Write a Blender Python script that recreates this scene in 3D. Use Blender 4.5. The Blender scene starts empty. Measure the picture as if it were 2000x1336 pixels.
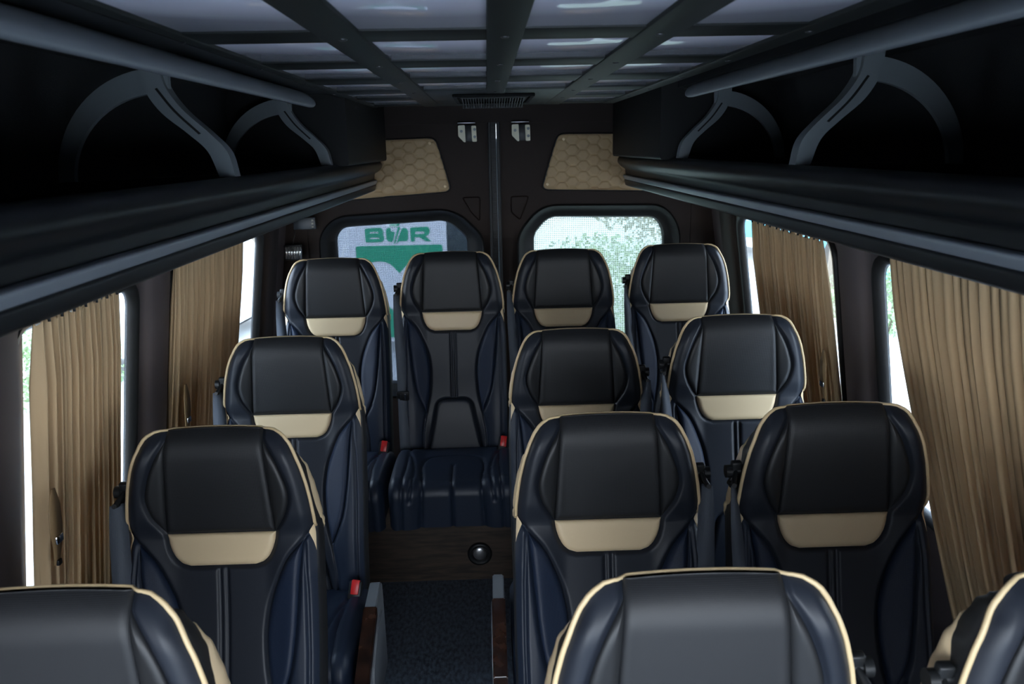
import bpy, bmesh, math, random
import numpy as np
from mathutils import Vector, Matrix
C = bpy.context.scene
COL = C.collection
random.seed(4); rng = np.random.default_rng(4)

# ------------------------------------------------------------------ camera
cam_d = bpy.data.cameras.new('camera'); cam = bpy.data.objects.new('camera', cam_d); COL.objects.link(cam)
F = 1600.0
def cam_axes(vp=(950., 287.), roll=math.radians(1.5)):
    d = Vector(((vp[0]-1000)/F, (vp[1]-668)/F, 1)).normalized()
    up = Vector((math.sin(-roll), -math.cos(roll), 0)); up -= d*up.dot(d); up.normalize()
    rt = d.cross(up)
    if rt.x < 0: rt = -rt
    return rt, d, up
X_, Y_, Z_ = cam_axes()
rot = Matrix(((X_[0], -X_[1], -X_[2]), (Y_[0], -Y_[1], -Y_[2]), (Z_[0], -Z_[1], -Z_[2])))
cam.matrix_world = Matrix.Translation((-.05, 0, 1.85)) @ rot.to_4x4()
cam_d.sensor_width = 36; cam_d.lens = F/2000*36
cam_d.clip_start = .02; cam_d.clip_end = 300
cam_d.dof.use_dof = True; cam_d.dof.focus_distance = 2.5; cam_d.dof.aperture_fstop = 6.3
C.camera = cam

# ------------------------------------------------------------------ light
W = bpy.data.worlds.new('overcast_sky'); C.world = W; W.use_nodes = True
nt = W.node_tree; bg = nt.nodes['Background']
tc = nt.nodes.new('ShaderNodeTexCoord'); sp = nt.nodes.new('ShaderNodeSeparateXYZ'); rp = nt.nodes.new('ShaderNodeValToRGB')
nt.links.new(tc.outputs['Generated'], sp.inputs[0]); nt.links.new(sp.outputs['Z'], rp.inputs[0]); nt.links.new(rp.outputs[0], bg.inputs[0])
rp.color_ramp.elements[0].position = 0.0; rp.color_ramp.elements[0].color = (.84, .89, .95, 1)
rp.color_ramp.elements[1].position = .9; rp.color_ramp.elements[1].color = (.52, .72, 1.0, 1)
bg.inputs[1].default_value = 12.0
vs = C.view_settings; vs.view_transform = 'Standard'; vs.look = 'None'; vs.gamma = 1; vs.exposure = 0; vs.use_curve_mapping = False
cy = C.cycles; cy.max_bounces = 8; cy.diffuse_bounces = 4; cy.glossy_bounces = 3; cy.transparent_max_bounces = 12; cy.transmission_bounces = 4
cy.caustics_reflective = False; cy.caustics_refractive = False; cy.sample_clamp_indirect = 6

# ------------------------------------------------------------------ materials
def mat(name, col, rough=.5, metal=0, spec=.5, bump=None, coat=0, var=None):
    m = bpy.data.materials.new(name); m.use_nodes = True
    n = m.node_tree.nodes; l = m.node_tree.links; p = n['Principled BSDF']
    p.inputs['Base Color'].default_value = (*col, 1); p.inputs['Roughness'].default_value = rough
    p.inputs['Metallic'].default_value = metal; p.inputs['Specular IOR Level'].default_value = spec
    if coat: p.inputs['Coat Weight'].default_value = coat; p.inputs['Coat Roughness'].default_value = .05
    t = n.new('ShaderNodeTexCoord')
    if var:   # (scale, other colour, stretch)
        ns = n.new('ShaderNodeTexNoise'); ns.inputs['Scale'].default_value = var[0]; ns.inputs['Detail'].default_value = 6
        mp = n.new('ShaderNodeMapping'); mp.inputs['Scale'].default_value = var[2] if len(var) > 2 else (1, 1, 1)
        l.new(t.outputs['Object'], mp.inputs[0]); l.new(mp.outputs[0], ns.inputs['Vector'])
        cr = n.new('ShaderNodeValToRGB'); cr.color_ramp.elements[0].position = .35; cr.color_ramp.elements[1].position = .65
        cr.color_ramp.elements[0].color = (*col, 1); cr.color_ramp.elements[1].color = (*var[1], 1)
        l.new(ns.outputs['Fac'], cr.inputs[0]); l.new(cr.outputs[0], p.inputs['Base Color'])
    if bump:  # (kind, scale, strength, distance)
        b = n.new('ShaderNodeBump'); b.inputs['Strength'].default_value = bump[2]; b.inputs['Distance'].default_value = bump[3]
        if bump[0] == 'noise':
            x = n.new('ShaderNodeTexNoise'); x.inputs['Scale'].default_value = bump[1]; x.inputs['Detail'].default_value = 4; o = x.outputs['Fac']
            l.new(t.outputs['Object'], x.inputs['Vector'])
        elif bump[0] == 'cell':
            x = n.new('ShaderNodeTexVoronoi'); x.inputs['Scale'].default_value = bump[1]; o = x.outputs['Distance']
            l.new(t.outputs['Object'], x.inputs['Vector'])
        else:    # dots: a diagonal grid of small pricked holes
            s = n.new('ShaderNodeSeparateXYZ'); l.new(t.outputs['Object'], s.inputs[0])
            def M(op, a, bb):
                q = n.new('ShaderNodeMath'); q.operation = op
                for i, v in enumerate((a, bb)):
                    if v is None: continue
                    if isinstance(v, (int, float)): q.inputs[i].default_value = v
                    else: l.new(v, q.inputs[i])
                return q.outputs[0]
            a1 = M('SINE', M('MULTIPLY', M('ADD', s.outputs['X'], s.outputs['Z']), bump[1]), None)
            a2 = M('SINE', M('MULTIPLY', M('SUBTRACT', s.outputs['X'], s.outputs['Z']), bump[1]), None)
            o = M('MULTIPLY', a1, a2)
        l.new(o, b.inputs['Height']); l.new(b.outputs[0], p.inputs['Normal'])
    return m
leather = mat('black_leather', (.0165, .0175, .019), .46, spec=.42, bump=('cell', 600, .12, .0006))
navy = mat('sky_tinted_leather', (.0122, .0195, .0365), .48, spec=.42, bump=('cell', 600, .12, .0006))  # black leather with the blue cast of sky light put into its colour
yoke = mat('faintly_sky_tinted_leather', (.0138, .0176, .0262), .47, spec=.42, bump=('cell', 600, .12, .0006))  # weaker share of the painted sky blue, bridging black and blue
perf = mat('perforated_sky_tinted_leather', (.0125, .0225, .048), .5, spec=.42, bump=('dots', 1500, .25, .0006))  # pricked leather, sky blue painted in most strongly
perfb = mat('perforated_black_leather', (.017, .018, .020), .47, spec=.42, bump=('dots', 1500, .22, .0006))
cream = mat('cream_leather', (.82, .635, .39), .45, bump=('cell', 500, .1, .0006))
piping_m = mat('cream_piping', (.70, .53, .30), .45)
blackp = mat('black_plastic', (.011, .012, .013), .42, spec=.35)
satin = mat('black_satin_plastic', (.009, .010, .011), .42, spec=.3)
rubber = mat('black_rubber', (.009, .009, .009), .5, spec=.3)
webm = mat('grey_webbing', (.085, .10, .125), .6, bump=('dots', 1800, .3, .0006))
redm = mat('red_button', (.62, .02, .02), .35)
greyp = mat('grey_plastic', (.17, .18, .19), .45)
chrome = mat('chrome', (.75, .75, .75), .12, 1)
silver = mat('satin_aluminium', (.26, .285, .31), .36, .25)
bracket_m = mat('bracket_grey', (.19, .21, .22), .42, .1)
burl = mat('burl_wood', (.045, .018, .01), .25, var=(26, (.012, .006, .004)), coat=.4)
darkwood = mat('dark_wood_laminate', (.075, .052, .036), .4, var=(9, (.03, .022, .017), (1, 1, 9)))
liner = mat('brown_leatherette', (.026, .0175, .0145), .6, spec=.15, bump=('cell', 400, .1, .0006))
pillar_m = mat('grey_brown_trim', (.105, .086, .086), .55, spec=.25, bump=('noise', 300, .08, .001))
fabric_k = mat('black_carpet', (.008, .008, .009), .9, bump=('noise', 500, .3, .002))
carpet = mat('floor_mat', (.13, .155, .19), .6, var=(38, (.05, .06, .075), (2.2, 1, 1)), bump=('noise', 220, .5, .002))
gridm = mat('ceiling_bar', (.015, .017, .0158), .5, spec=.3)
panelm = mat('milky_acrylic', (.78, .765, .87), .06, spec=.45)
whitem = mat('white_metal', (.72, .66, .48), .4)
tan = mat('tan_leather', (.40, .265, .13), .5, bump=('cell', 400, .1, .0006))
crystal = mat('clear_lens', (.9, .9, .9), .16, .9)

def curtain_mat():
    m = bpy.data.materials.new('tan_curtain_cloth'); m.use_nodes = True
    n = m.node_tree.nodes; l = m.node_tree.links; p = n['Principled BSDF']
    t = n.new('ShaderNodeTexCoord'); ns = n.new('ShaderNodeTexNoise'); mp = n.new('ShaderNodeMapping'); mp.inputs['Scale'].default_value = (25, 25, 1)
    l.new(t.outputs['Object'], mp.inputs[0]); l.new(mp.outputs[0], ns.inputs['Vector'])
    cr = n.new('ShaderNodeValToRGB'); cr.color_ramp.elements[0].color = (.60, .43, .25, 1); cr.color_ramp.elements[1].color = (.63, .46, .275, 1)
    l.new(ns.outputs['Fac'], cr.inputs[0]); l.new(cr.outputs[0], p.inputs['Base Color'])
    p.inputs['Roughness'].default_value = .8; p.inputs['Specular IOR Level'].default_value = .15
    tr = n.new('ShaderNodeBsdfTranslucent'); tr.inputs[0].default_value = (.42, .26, .12, 1)
    mx = n.new('ShaderNodeMixShader'); mx.inputs[0].default_value = .10
    l.new(p.outputs[0], mx.inputs[1]); l.new(tr.outputs[0], mx.inputs[2]); l.new(mx.outputs[0], n['Material Output'].inputs[0])
    return m
curtain_m = curtain_mat()

def glass_mat(name, tint, film=None):
    m = bpy.data.materials.new(name); m.use_nodes = True
    n = m.node_tree.nodes; l = m.node_tree.links; out = n['Material Output']; n.remove(n['Principled BSDF'])
    tr = n.new('ShaderNodeBsdfTransparent'); tr.inputs[0].default_value = (*tint, 1)
    gl = n.new('ShaderNodeBsdfGlossy'); gl.inputs['Roughness'].default_value = .02
    mx = n.new('ShaderNodeMixShader'); mx.inputs[0].default_value = .05
    l.new(tr.outputs[0], mx.inputs[1]); l.new(gl.outputs[0], mx.inputs[2]); last = mx.outputs[0]
    if film:   # a perforated film: small dots of grey print over the glass
        t = n.new('ShaderNodeTexCoord'); sx = n.new('ShaderNodeSeparateXYZ'); l.new(t.outputs['Object'], sx.inputs[0])
        def M(op, a, b=None):
            q = n.new('ShaderNodeMath'); q.operation = op
            for i, x in enumerate((a, b)):
                if x is None: continue
                if isinstance(x, (int, float)): q.inputs[i].default_value = x
                else: l.new(x, q.inputs[i])
            return q.outputs[0]
        k = 2*math.pi/film[0]
        c = n.new('ShaderNodeMath'); c.operation = 'GREATER_THAN'; c.inputs[1].default_value = film[1]
        l.new(M('MULTIPLY', M('SINE', M('MULTIPLY', M('ADD', sx.outputs['X'], sx.outputs['Z']), k)), M('SINE', M('MULTIPLY', M('SUBTRACT', sx.outputs['X'], sx.outputs['Z']), k))), c.inputs[0])
        d = n.new('ShaderNodeBsdfTranslucent' if len(film) > 3 else 'ShaderNodeBsdfDiffuse'); d.inputs[0].default_value = (*film[2], 1)
        m2 = n.new('ShaderNodeMixShader'); l.new(c.outputs[0], m2.inputs[0]); l.new(last, m2.inputs[1]); l.new(d.outputs[0], m2.inputs[2]); last = m2.outputs[0]
    l.new(last, out.inputs[0]); return m
glass = glass_mat('clear_glass', (.93, .95, .96))
film_glass = glass_mat('dark_dotted_film_glass', (.345, .36, .385), (.012, .25, (.10, .11, .12)))
film_glass2 = glass_mat('light_dotted_film_glass', (.50, .515, .49), (.020, .10, (.31, .345, .31), 'backlit'))

# ------------------------------------------------------------------ mesh helpers
def new_obj(name, verts, faces, m, parent=None, smooth=True):
    me = bpy.data.meshes.new(name); me.from_pydata([tuple(map(float, v)) for v in verts], [], faces); me.update()
    if m: me.materials.append(m)
    if smooth: me.shade_smooth()
    o = bpy.data.objects.new(name, me); COL.objects.link(o)
    if parent: o.parent = parent
    return o
def bm_obj(name, bm, m, parent=None, smooth=False):
    bmesh.ops.recalc_face_normals(bm, faces=bm.faces)
    me = bpy.data.meshes.new(name); bm.to_mesh(me); bm.free()
    if m: me.materials.append(m)
    if smooth: me.shade_smooth()
    o = bpy.data.objects.new(name, me); COL.objects.link(o)
    if parent: o.parent = parent
    return o
def sharp(o, ang=40):
    me = o.data; me.shade_smooth(); me.set_sharp_from_angle(angle=math.radians(ang)); return o
def bx(bm, lo, hi, bevel=0, M=None, seg=2):
    b2 = bmesh.new(); bmesh.ops.create_cube(b2, size=1)
    for v in b2.verts: v.co = Vector([lo[i]+(v.co[i]+.5)*(hi[i]-lo[i]) for i in range(3)])
    if bevel: bmesh.ops.bevel(b2, geom=b2.edges[:], offset=bevel, segments=seg, affect='EDGES', profile=.5)
    if M: bmesh.ops.transform(b2, matrix=M, verts=b2.verts)
    merge(bm, b2)
def merge(bm, b2):
    me = bpy.data.meshes.new('tmp'); b2.to_mesh(me); b2.free(); bm.from_mesh(me); bpy.data.meshes.remove(me)
def box(name, lo, hi, m, parent=None, bevel=0, M=None):
    bm = bmesh.new(); bx(bm, lo, hi, bevel, M); return sharp(bm_obj(name, bm, m, parent))
def cyl(bm, a, b, r, r2=None, n=20):
    a = Vector(a); b = Vector(b); d = b-a
    b2 = bmesh.new(); bmesh.ops.create_cone(b2, cap_ends=True, segments=n, radius1=r, radius2=r if r2 is None else r2, depth=d.length)
    M = Matrix.Translation((a+b)/2) @ d.to_track_quat('Z', 'Y').to_matrix().to_4x4()
    bmesh.ops.transform(b2, matrix=M, verts=b2.verts); merge(bm, b2)
def tube_data(path, r, n=8, squash=(1, 1), cap=True):
    P = [Vector(p) for p in path]; V = []; Fc = []; ref = None
    for i, p in enumerate(P):
        t = (P[min(i+1, len(P)-1)]-P[max(i-1, 0)]).normalized()
        if ref is None: ref = t.orthogonal().normalized()
        ref = (ref-t*ref.dot(t)).normalized(); bi = t.cross(ref)
        rr = r[i] if isinstance(r, (list, tuple)) else r
        for k in range(n):
            a = 2*math.pi*k/n; V.append(p+ref*math.cos(a)*rr*squash[0]+bi*math.sin(a)*rr*squash[1])
    for i in range(len(P)-1):
        for k in range(n): Fc.append((i*n+k, i*n+(k+1) % n, (i+1)*n+(k+1) % n, (i+1)*n+k))
    if cap: Fc.append(tuple(range(n))[::-1]); Fc.append(tuple((len(P)-1)*n+k for k in range(n)))
    return V, Fc
def tube(name, path, r, m, parent=None, n=8):
    return new_obj(name, *tube_data(path, r, n), m, parent)
def grid_faces(nr, nc, off=0, flip=False):
    f = []
    for i in range(nr-1):
        for j in range(nc-1):
            q = (off+i*nc+j, off+i*nc+j+1, off+(i+1)*nc+j+1, off+(i+1)*nc+j)
            f.append(q[::-1] if flip else q)
    return f
def catmull(pts, n=8, closed=False):
    P = [np.array(p, float) for p in pts]; out = []; N = len(P)
    for i in range(N if closed else N-1):
        p1, p2 = P[i], P[(i+1) % N]
        p0 = P[(i-1) % N] if (closed or i > 0) else 2*p1-p2
        p3 = P[(i+2) % N] if (closed or i+2 < N) else 2*p2-p1
        for k in range(n):
            t = k/n; out.append(.5*((2*p1)+(-p0+p2)*t+(2*p0-5*p1+4*p2-p3)*t*t+(-p0+3*p1-3*p2+p3)*t**3))
    if not closed: out.append(P[-1])
    return out
def rpoly(pts, rad, n=6):
    """polygon with rounded corners; rad a number or one per corner"""
    out = []; N = len(pts)
    for i in range(N):
        p = np.array(pts[i], float); a = np.array(pts[i-1], float)-p; b = np.array(pts[(i+1) % N], float)-p
        r = rad[i] if isinstance(rad, (list, tuple)) else rad
        la, lb = np.linalg.norm(a), np.linalg.norm(b); r = min(r, la*.49, lb*.49)
        A = p+a/la*r; B = p+b/lb*r
        for k in range(n+1):
            t = k/n; out.append((1-t)**2*A+2*t*(1-t)*p+t*t*B)
    return out
def plate(name, outer, holes, mapf, m, parent=None, thick=0, direction=None):
    """flat sheet in 2-D with holes, mapped to 3-D by mapf(a, b, depth), with real thickness"""
    bm = bmesh.new(); loops = [outer]+holes; es = []
    for lp in loops:
        vs_ = [bm.verts.new((p[0], p[1], 0)) for p in lp]
        for i in range(len(vs_)): es.append(bm.edges.new((vs_[i], vs_[(i+1) % len(vs_)])))
    bmesh.ops.triangle_fill(bm, use_beauty=True, use_dissolve=False, edges=es)
    if thick:
        r = bmesh.ops.extrude_face_region(bm, geom=bm.faces[:])
        for v in r['geom']:
            if isinstance(v, bmesh.types.BMVert): v.co.z = thick
    for v in bm.verts: v.co = Vector(mapf(*v.co))
    return sharp(bm_obj(name, bm, m, parent), 30)
def prism_y(name, prof, y0, y1, m, parent=None, ang=35):
    bm = bmesh.new(); n = len(prof)
    a = [bm.verts.new((p[0], y0, p[1])) for p in prof]; b = [bm.verts.new((p[0], y1, p[1])) for p in prof]
    bm.faces.new(a); bm.faces.new(b[::-1])
    for i in range(n): bm.faces.new((a[i], b[i], b[(i+1) % n], a[(i+1) % n]))
    return sharp(bm_obj(name, bm, m, parent), ang)
def ring(name, loopA, loopB, mapf, prof, m, parent=None):
    """frame swept between two matching loops; prof = [(t, depth)] goes from loopA (t=0) to loopB (t=1)"""
    n = len(loopA); V = []; Fc = []; k = len(prof)
    for i in range(n):
        a = np.array(loopA[i]); b = np.array(loopB[i])
        for t, d in prof: q = a+(b-a)*t; V.append(mapf(q[0], q[1], d))
    for i in range(n):
        for j in range(k-1): Fc.append((i*k+j, i*k+j+1, ((i+1) % n)*k+j+1, ((i+1) % n)*k+j))
    return sharp(new_obj(name, V, Fc, m, parent), 50)
def empty(name, loc=(0, 0, 0), rz=0):
    o = bpy.data.objects.new(name, None); COL.objects.link(o); o.location = loc; o.rotation_euler = (0, 0, rz); o.empty_display_size = .1; return o
def tag(o, label, cat, group=None, kind=None):
    o['label'] = label; o['category'] = cat
    if group: o['group'] = group
    if kind: o['kind'] = kind
    return o
def struct(o): o['kind'] = 'structure'; return o
def copy_tree(o, parent=None):
    c = o.copy(); COL.objects.link(c)
    if parent: c.parent = parent
    for ch in list(o.children): copy_tree(ch, c)
    return c
def sstep(a, b, x): t = np.clip((x-a)/(b-a), 0, 1); return t*t*(3-2*t)
def dist_poly(U, V, pts, closed=False):
    """distance of every (U,V) to a polyline"""
    D = np.full(U.shape, 9.); P = np.array(pts, float)
    n = len(P)
    for i in range(n if closed else n-1):
        a = P[i]; b = P[(i+1) % n]; d = b-a; L = max(d.dot(d), 1e-12)
        t = np.clip(((U-a[0])*d[0]+(V-a[1])*d[1])/L, 0, 1)
        D = np.minimum(D, np.hypot(U-a[0]-t*d[0], V-a[1]-t*d[1]))
    return D
def inside(U, V, pts):
    P = np.array(pts, float); r = np.zeros(U.shape, bool); n = len(P); j = n-1
    for i in range(n):
        xi, yi = P[i]; xj, yj = P[j]
        if yi != yj: r ^= ((yi > V) != (yj > V)) & (U < (xj-xi)*(V-yi)/(yj-yi)+xi)
        j = i
    return r

# ------------------------------------------------------------------ room shell
CX = .017
def XL(z): return -(1.09+.14*(1.45-z))
def XR(z): return 1.115+.14*(1.45-z)
YR = 4.25
floor = struct(box('floor', (-1.4, -1.2, -.06), (1.45, 4.4, 0), carpet))
struct(box('ceiling', (-1.1, -.55, 2.085), (1.13, 4.42, 2.14), fabric_k))
def wmapL(y, z, d): return (XL(z)-d, y, z)
def wmapR(y, z, d): return (XR(z)+d, y, z)
def rrect(y0, y1, z0, z1, r, n=7): return rpoly([(y0, z0), (y1, z0), (y1, z1), (y0, z1)], r, n)
winL = [rrect(1.76, 2.375, .78, 1.475, .06), rrect(2.68, 3.745, .80, 1.50, .07)]
winR = [rrect(1.10, 2.395, .78, 1.50, .07), rrect(2.715, 3.76, .80, 1.515, .07)]
wall_out = [(-.25, 0), (4.3, 0), (4.3, 2.1), (-.25, 2.1)]
struct(plate('wall_left', wall_out, winL, wmapL, pillar_m, thick=.012))
struct(plate('wall_right', wall_out, winR, wmapR, pillar_m, thick=.012))
def off_loop(lp, d):
    P = np.array(lp); c = P.mean(0); out = []
    n = len(P)
    for i in range(n):
        t = P[(i+1) % n]-P[i-1]; t /= max(np.linalg.norm(t), 1e-9); nn = np.array([t[1], -t[0]])
        if nn.dot(P[i]-c) < 0: nn = -nn
        out.append(P[i]+nn*d)
    return out
def side_window(idx, lp, mp):
    fr = struct(ring('window_%d' % idx, off_loop(lp, .028), lp, mp, [(0, 0), (0, -.008), (.25, -.016), (.7, -.014), (1, -.004), (1.2, .004), (1.2, .016)], rubber))
    inner = off_loop(lp, -.006)
    g = plate('pane', inner, [], lambda a, b, d: mp(a, b, d+.010), glass, fr, thick=.004)
    return fr
side_window(1, winL[0], wmapL); side_window(2, winL[1], wmapL); side_window(3, winR[0], wmapR); side_window(4, winR[1], wmapR)
# pillar covers between the side windows
def pillar(idx, y0, y1, mp, m=pillar_m, z0=.6, z1=1.70, dep=.035):
    pr = [(0, 0), (.06, .5), (.2, .9), (.5, 1), (.8, .9), (.94, .5), (1, 0)]
    V = []; zs = np.linspace(z0, z1, 10)
    for z in zs:
        for t, d in pr: V.append(mp(y0+(y1-y0)*t, z, -d*dep))
    k = len(pr); Fc = grid_faces(len(zs), k)
    Fc.append(tuple(range(k))); Fc.append(tuple((len(zs)-1)*k+i for i in range(k))[::-1])
    Fc += [(i*k, i*k+k-1, (i+1)*k+k-1, (i+1)*k) for i in range(len(zs)-1)]
    return struct(sharp(new_obj('trim_%d' % idx, V, Fc, m), 60))
pillar(1, 2.42, 2.63, wmapL); pillar(2, 2.44, 2.66, wmapR)
pillar(3, 3.80, 4.02, wmapL, liner); pillar(4, 3.82, 4.04, wmapR, liner)
pillar(5, .95, 1.80, wmapL, pillar_m, .3)
# front of the cab below the windscreen
struct(box('wall_front', (-1.25, -1.25, 0), (1.3, -1.15, .55), blackp))

struct(plate('trim_13', [(-1.12, 1.62), (1.15, 1.62), (1.05, 2.12), (-1.03, 2.12)], [], lambda a, b, d: (a, -.52-d, b), blackp, thick=.03))
struct(plate('trim_14', [(-1.2, 0), (-.25, 0), (-.25, .80), (-1.2, .80)], [], wmapL, blackp, thick=.05))
struct(plate('trim_15', [(-1.2, 0), (-.25, 0), (-.25, .80), (-1.2, .80)], [], wmapR, blackp, thick=.05))
struct(plate('trim_16', [(-.55, 1.62), (-.25, 1.62), (-.25, 2.1), (-.55, 2.1)], [], wmapL, blackp, thick=.05))
struct(plate('trim_17', [(-.55, 1.62), (-.25, 1.62), (-.25, 2.1), (-.55, 2.1)], [], wmapR, blackp, thick=.05))

# rear wall, doors, rear windows
def ymap(x, z, d): return (x, YR+d, z)
g1 = rpoly([(-.842, .62), (-.165, .62), (-.165, 1.395), (-.262, 1.483), (-.80, 1.459), (-.842, 1.415)], [.05, .05, .03, .05, .05, .05], 6)
s1 = rpoly([(-.925, .55), (-.085, .55), (-.075, 1.40), (-.22, 1.548), (-.83, 1.520), (-.922, 1.43)], [.08, .08, .06, .1, .1, .1], 6)
g2 = rpoly([(.187, .62), (.867, .62), (.864, 1.40), (.825, 1.476), (.262, 1.489), (.187, 1.40)], [.05, .05, .05, .06, .05, .03], 6)
s2 = rpoly([(.10, .55), (.95, .55), (.945, 1.43), (.86, 1.545), (.22, 1.556), (.10, 1.41)], [.08, .08, .1, .1, .1, .06], 6)
hole = [(-.98, .19), (1.0, .19), (1.0, 1.965), (-.98, 1.965)]
struct(plate('wall_rear', [(-1.35, -.02), (1.38, -.02), (1.30, .9), (1.05, 2.1), (-1.03, 2.1), (-1.27, .9)], [hole], ymap, liner, thick=.12))
struct(plate('door_1', rpoly([(-.995, .18), (-.028, .18), (-.028, 1.978), (-.995, 1.978)], .02, 3), [s1], lambda a, b, d: ymap(a, b, d+.008), liner, thick=.08))
struct(plate('door_2', rpoly([(.012, .18), (1.015, .18), (1.015, 1.978), (.012, 1.978)], .02, 3), [s2], lambda a, b, d: ymap(a, b, d+.008), liner, thick=.08))
for i, (s_, g_, gm) in enumerate(((s1, g1, film_glass), (s2, g2, film_glass2))):
    fr = struct(ring('window_%d' % (5+i), s_, g_, ymap, [(-.06, .012), (-.03, -.006), (.08, -.012), (.2, -.002), (.32, .014), (.6, .030), (.9, .035), (1, .05), (1, .075)], rubber))
    plate('pane', off_loop(g_, .01), [], lambda a, b, d: ymap(a, b, d+.06), gm, fr, thick=.004)
# rubber seal between the two doors, with a ribbed centre
bm = bmesh.new()
for x, r in ((-.034, .009), (.010, .010)):
    cyl(bm, (x, YR, .2), (x-.0, YR, 1.97), r, n=10)
for k in range(150):
    z = .9+k*.0071; bx(bm, (-.026, YR-.010, z), (-.004, YR+.02, z+.005), .001, seg=1)
bx(bm, (-.030, YR-.004, .2), (.0, YR+.03, 1.97))
struct(sharp(bm_obj('trim_6', bm, mat('seal_rubber', (.03, .03, .03), .5, spec=.3)), 40))
# outlines pressed into the doors beside the windows
for i, (x0, sgn) in enumerate(((-.135, 1), (.115, -1))):
    lp = rpoly([(x0-.045, 1.60), (x0+.045, 1.60), (x0+.02*sgn+.02, 1.48), (x0-.045+.045*(sgn > 0), 1.52)], .012, 4)
    struct(ring('trim_%d' % (7+i), off_loop(lp, .004), off_loop(lp, -.004), ymap, [(0, .008), (.5, .003), (1, .008)], liner))

# rear platform, bulkhead under the back row
struct(box('trim_9', (-1.28, 3.30, 0), (1.30, 4.26, .17), darkwood))
bulk = struct(box('trim_10', (-1.02, 3.27, 0), (1.08, 3.30, .44), darkwood))
fan = empty('floor_heater_outlet', (-.125, 3.27, .125))
bm = bmesh.new()
tv, tf = tube_data([(math.cos(a)*.043, -.006, math.sin(a)*.043) for a in np.linspace(0, 2*math.pi, 33)], .011, 8, cap=False)
o = new_obj('bezel', tv, tf, blackp, fan)
bm = bmesh.new(); bmesh.ops.create_uvsphere(bm, u_segments=24, v_segments=12, radius=.034)
for v in bm.verts: v.co = Vector((v.co.x, v.co.y*.35-.004, v.co.z))
bm_obj('chrome_flap', bm, mat('brushed_chrome', (.45, .45, .45), .25, .9), fan, True)
tag(fan, 'round black heater outlet with a shiny flap low on the dark wood panel', 'vent')

# ------------------------------------------------------------------ ceiling grid and panels
cols = {'over the single seats': (-.53, -.322), 'beside the centre bar, single-seat side': (-.25, -.045), 'beside the centre bar, double-seat side': (.017, .213), 'over the double seats': (.283, .478)}
rows = [(.10, .43), (.58, .915), (1.06, 1.395), (1.53, 1.87), (2.02, 2.31), (2.50, 2.785), (2.95, 3.21), (3.37, 3.70)]
ordn = ['first', 'second', 'third', 'fourth', 'fifth', 'sixth', 'seventh', 'eighth']
ZB, ZP = 2.030, 2.037
bm = bmesh.new()
for x0, x1 in ((-.575, -.53), (-.322, -.25), (-.045, .017), (.213, .283), (.478, .53)):
    bx(bm, (x0, -.2, ZB), (x1, 3.82, 2.085), .003)
edges = [-.05]+[v for r in rows for v in r]+[3.82]
for k in range(0, len(edges), 2):
    a, b = edges[k], edges[k+1]
    bx(bm, (-.575, a, ZB+.003), (.53, b, 2.085), .003)
bx(bm, (-.25, 2.80, ZB+.001), (.22, 3.82, 2.085), .002)
struct(sharp(bm_obj('trim_11', bm, gridm)))
for ci, (cn, (x0, x1)) in enumerate(cols.items()):
    for ri, (y0, y1) in enumerate(rows):
        if ci in (1, 2) and ri > 5: continue
        if ri < 1: continue
        o = box('ceiling_panel', (x0-.004, y0-.004, ZP), (x1+.004, y1+.004, ZP+.012), panelm, None, .002)
        tag(o, 'milky ceiling panel, %s, %s row from the cab' % (cn, ordn[ri-1]), 'ceiling panel', 'glossy panels of the ceiling grid', 'thing')
bm = bmesh.new()
for x in (-.555, -.286, -.014, .248, .505):
    for a, b in zip(rows[:-1], rows[1:]):
        y = (a[1]+b[0])/2
        b2 = bmesh.new(); bmesh.ops.create_uvsphere(b2, u_segments=10, v_segments=6, radius=.008)
        for v in b2.verts: v.co = Vector((v.co.x+x, v.co.y+y, v.co.z*.4+ZB))
        merge(bm, b2)
struct(bm_obj('trim_12', bm, mat('dark_screw', (.10, .10, .10), .35, .7), None, True))
# air vent above the doors
vent = empty('air_vent', (-.02, 3.30, 2.03))
bm = bmesh.new()
for lo, hi in (((-.145, -.32, -.010), (.145, -.30, 0)), ((-.145, .13, -.010), (.145, .15, 0)), ((-.145, -.30, -.010), (-.130, .13, 0)), ((.130, -.30, -.010), (.145, .13, 0)), ((-.130, -.30, -.004), (.130, .13, 0))): bx(bm, lo, hi, .003)
sharp(bm_obj('housing', bm, mat('vent_black', (.005, .005, .005), .7, spec=.15), vent))
bm = bmesh.new()
for k in range(24): bx(bm, (-.116+k*.0099, -.16, -.022), (-.1125+k*.0099, .10, -.010))
bx(bm, (-.120, -.164, -.022), (.120, -.158, -.010)); bx(bm, (-.120, .10, -.022), (.120, .106, -.010))
bmesh.ops.transform(bm, matrix=Matrix.Translation((0, -.16, -.004)) @ Matrix.Rotation(math.radians(-5), 4, 'X') @ Matrix.Translation((0, .16, .020)), verts=bm.verts)
bm_obj('grille', bm, mat('vent_fins', (.07, .07, .07), .5, spec=.3), vent)
tag(vent, 'black slatted air vent on the ceiling above the rear doors', 'vent')

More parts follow.
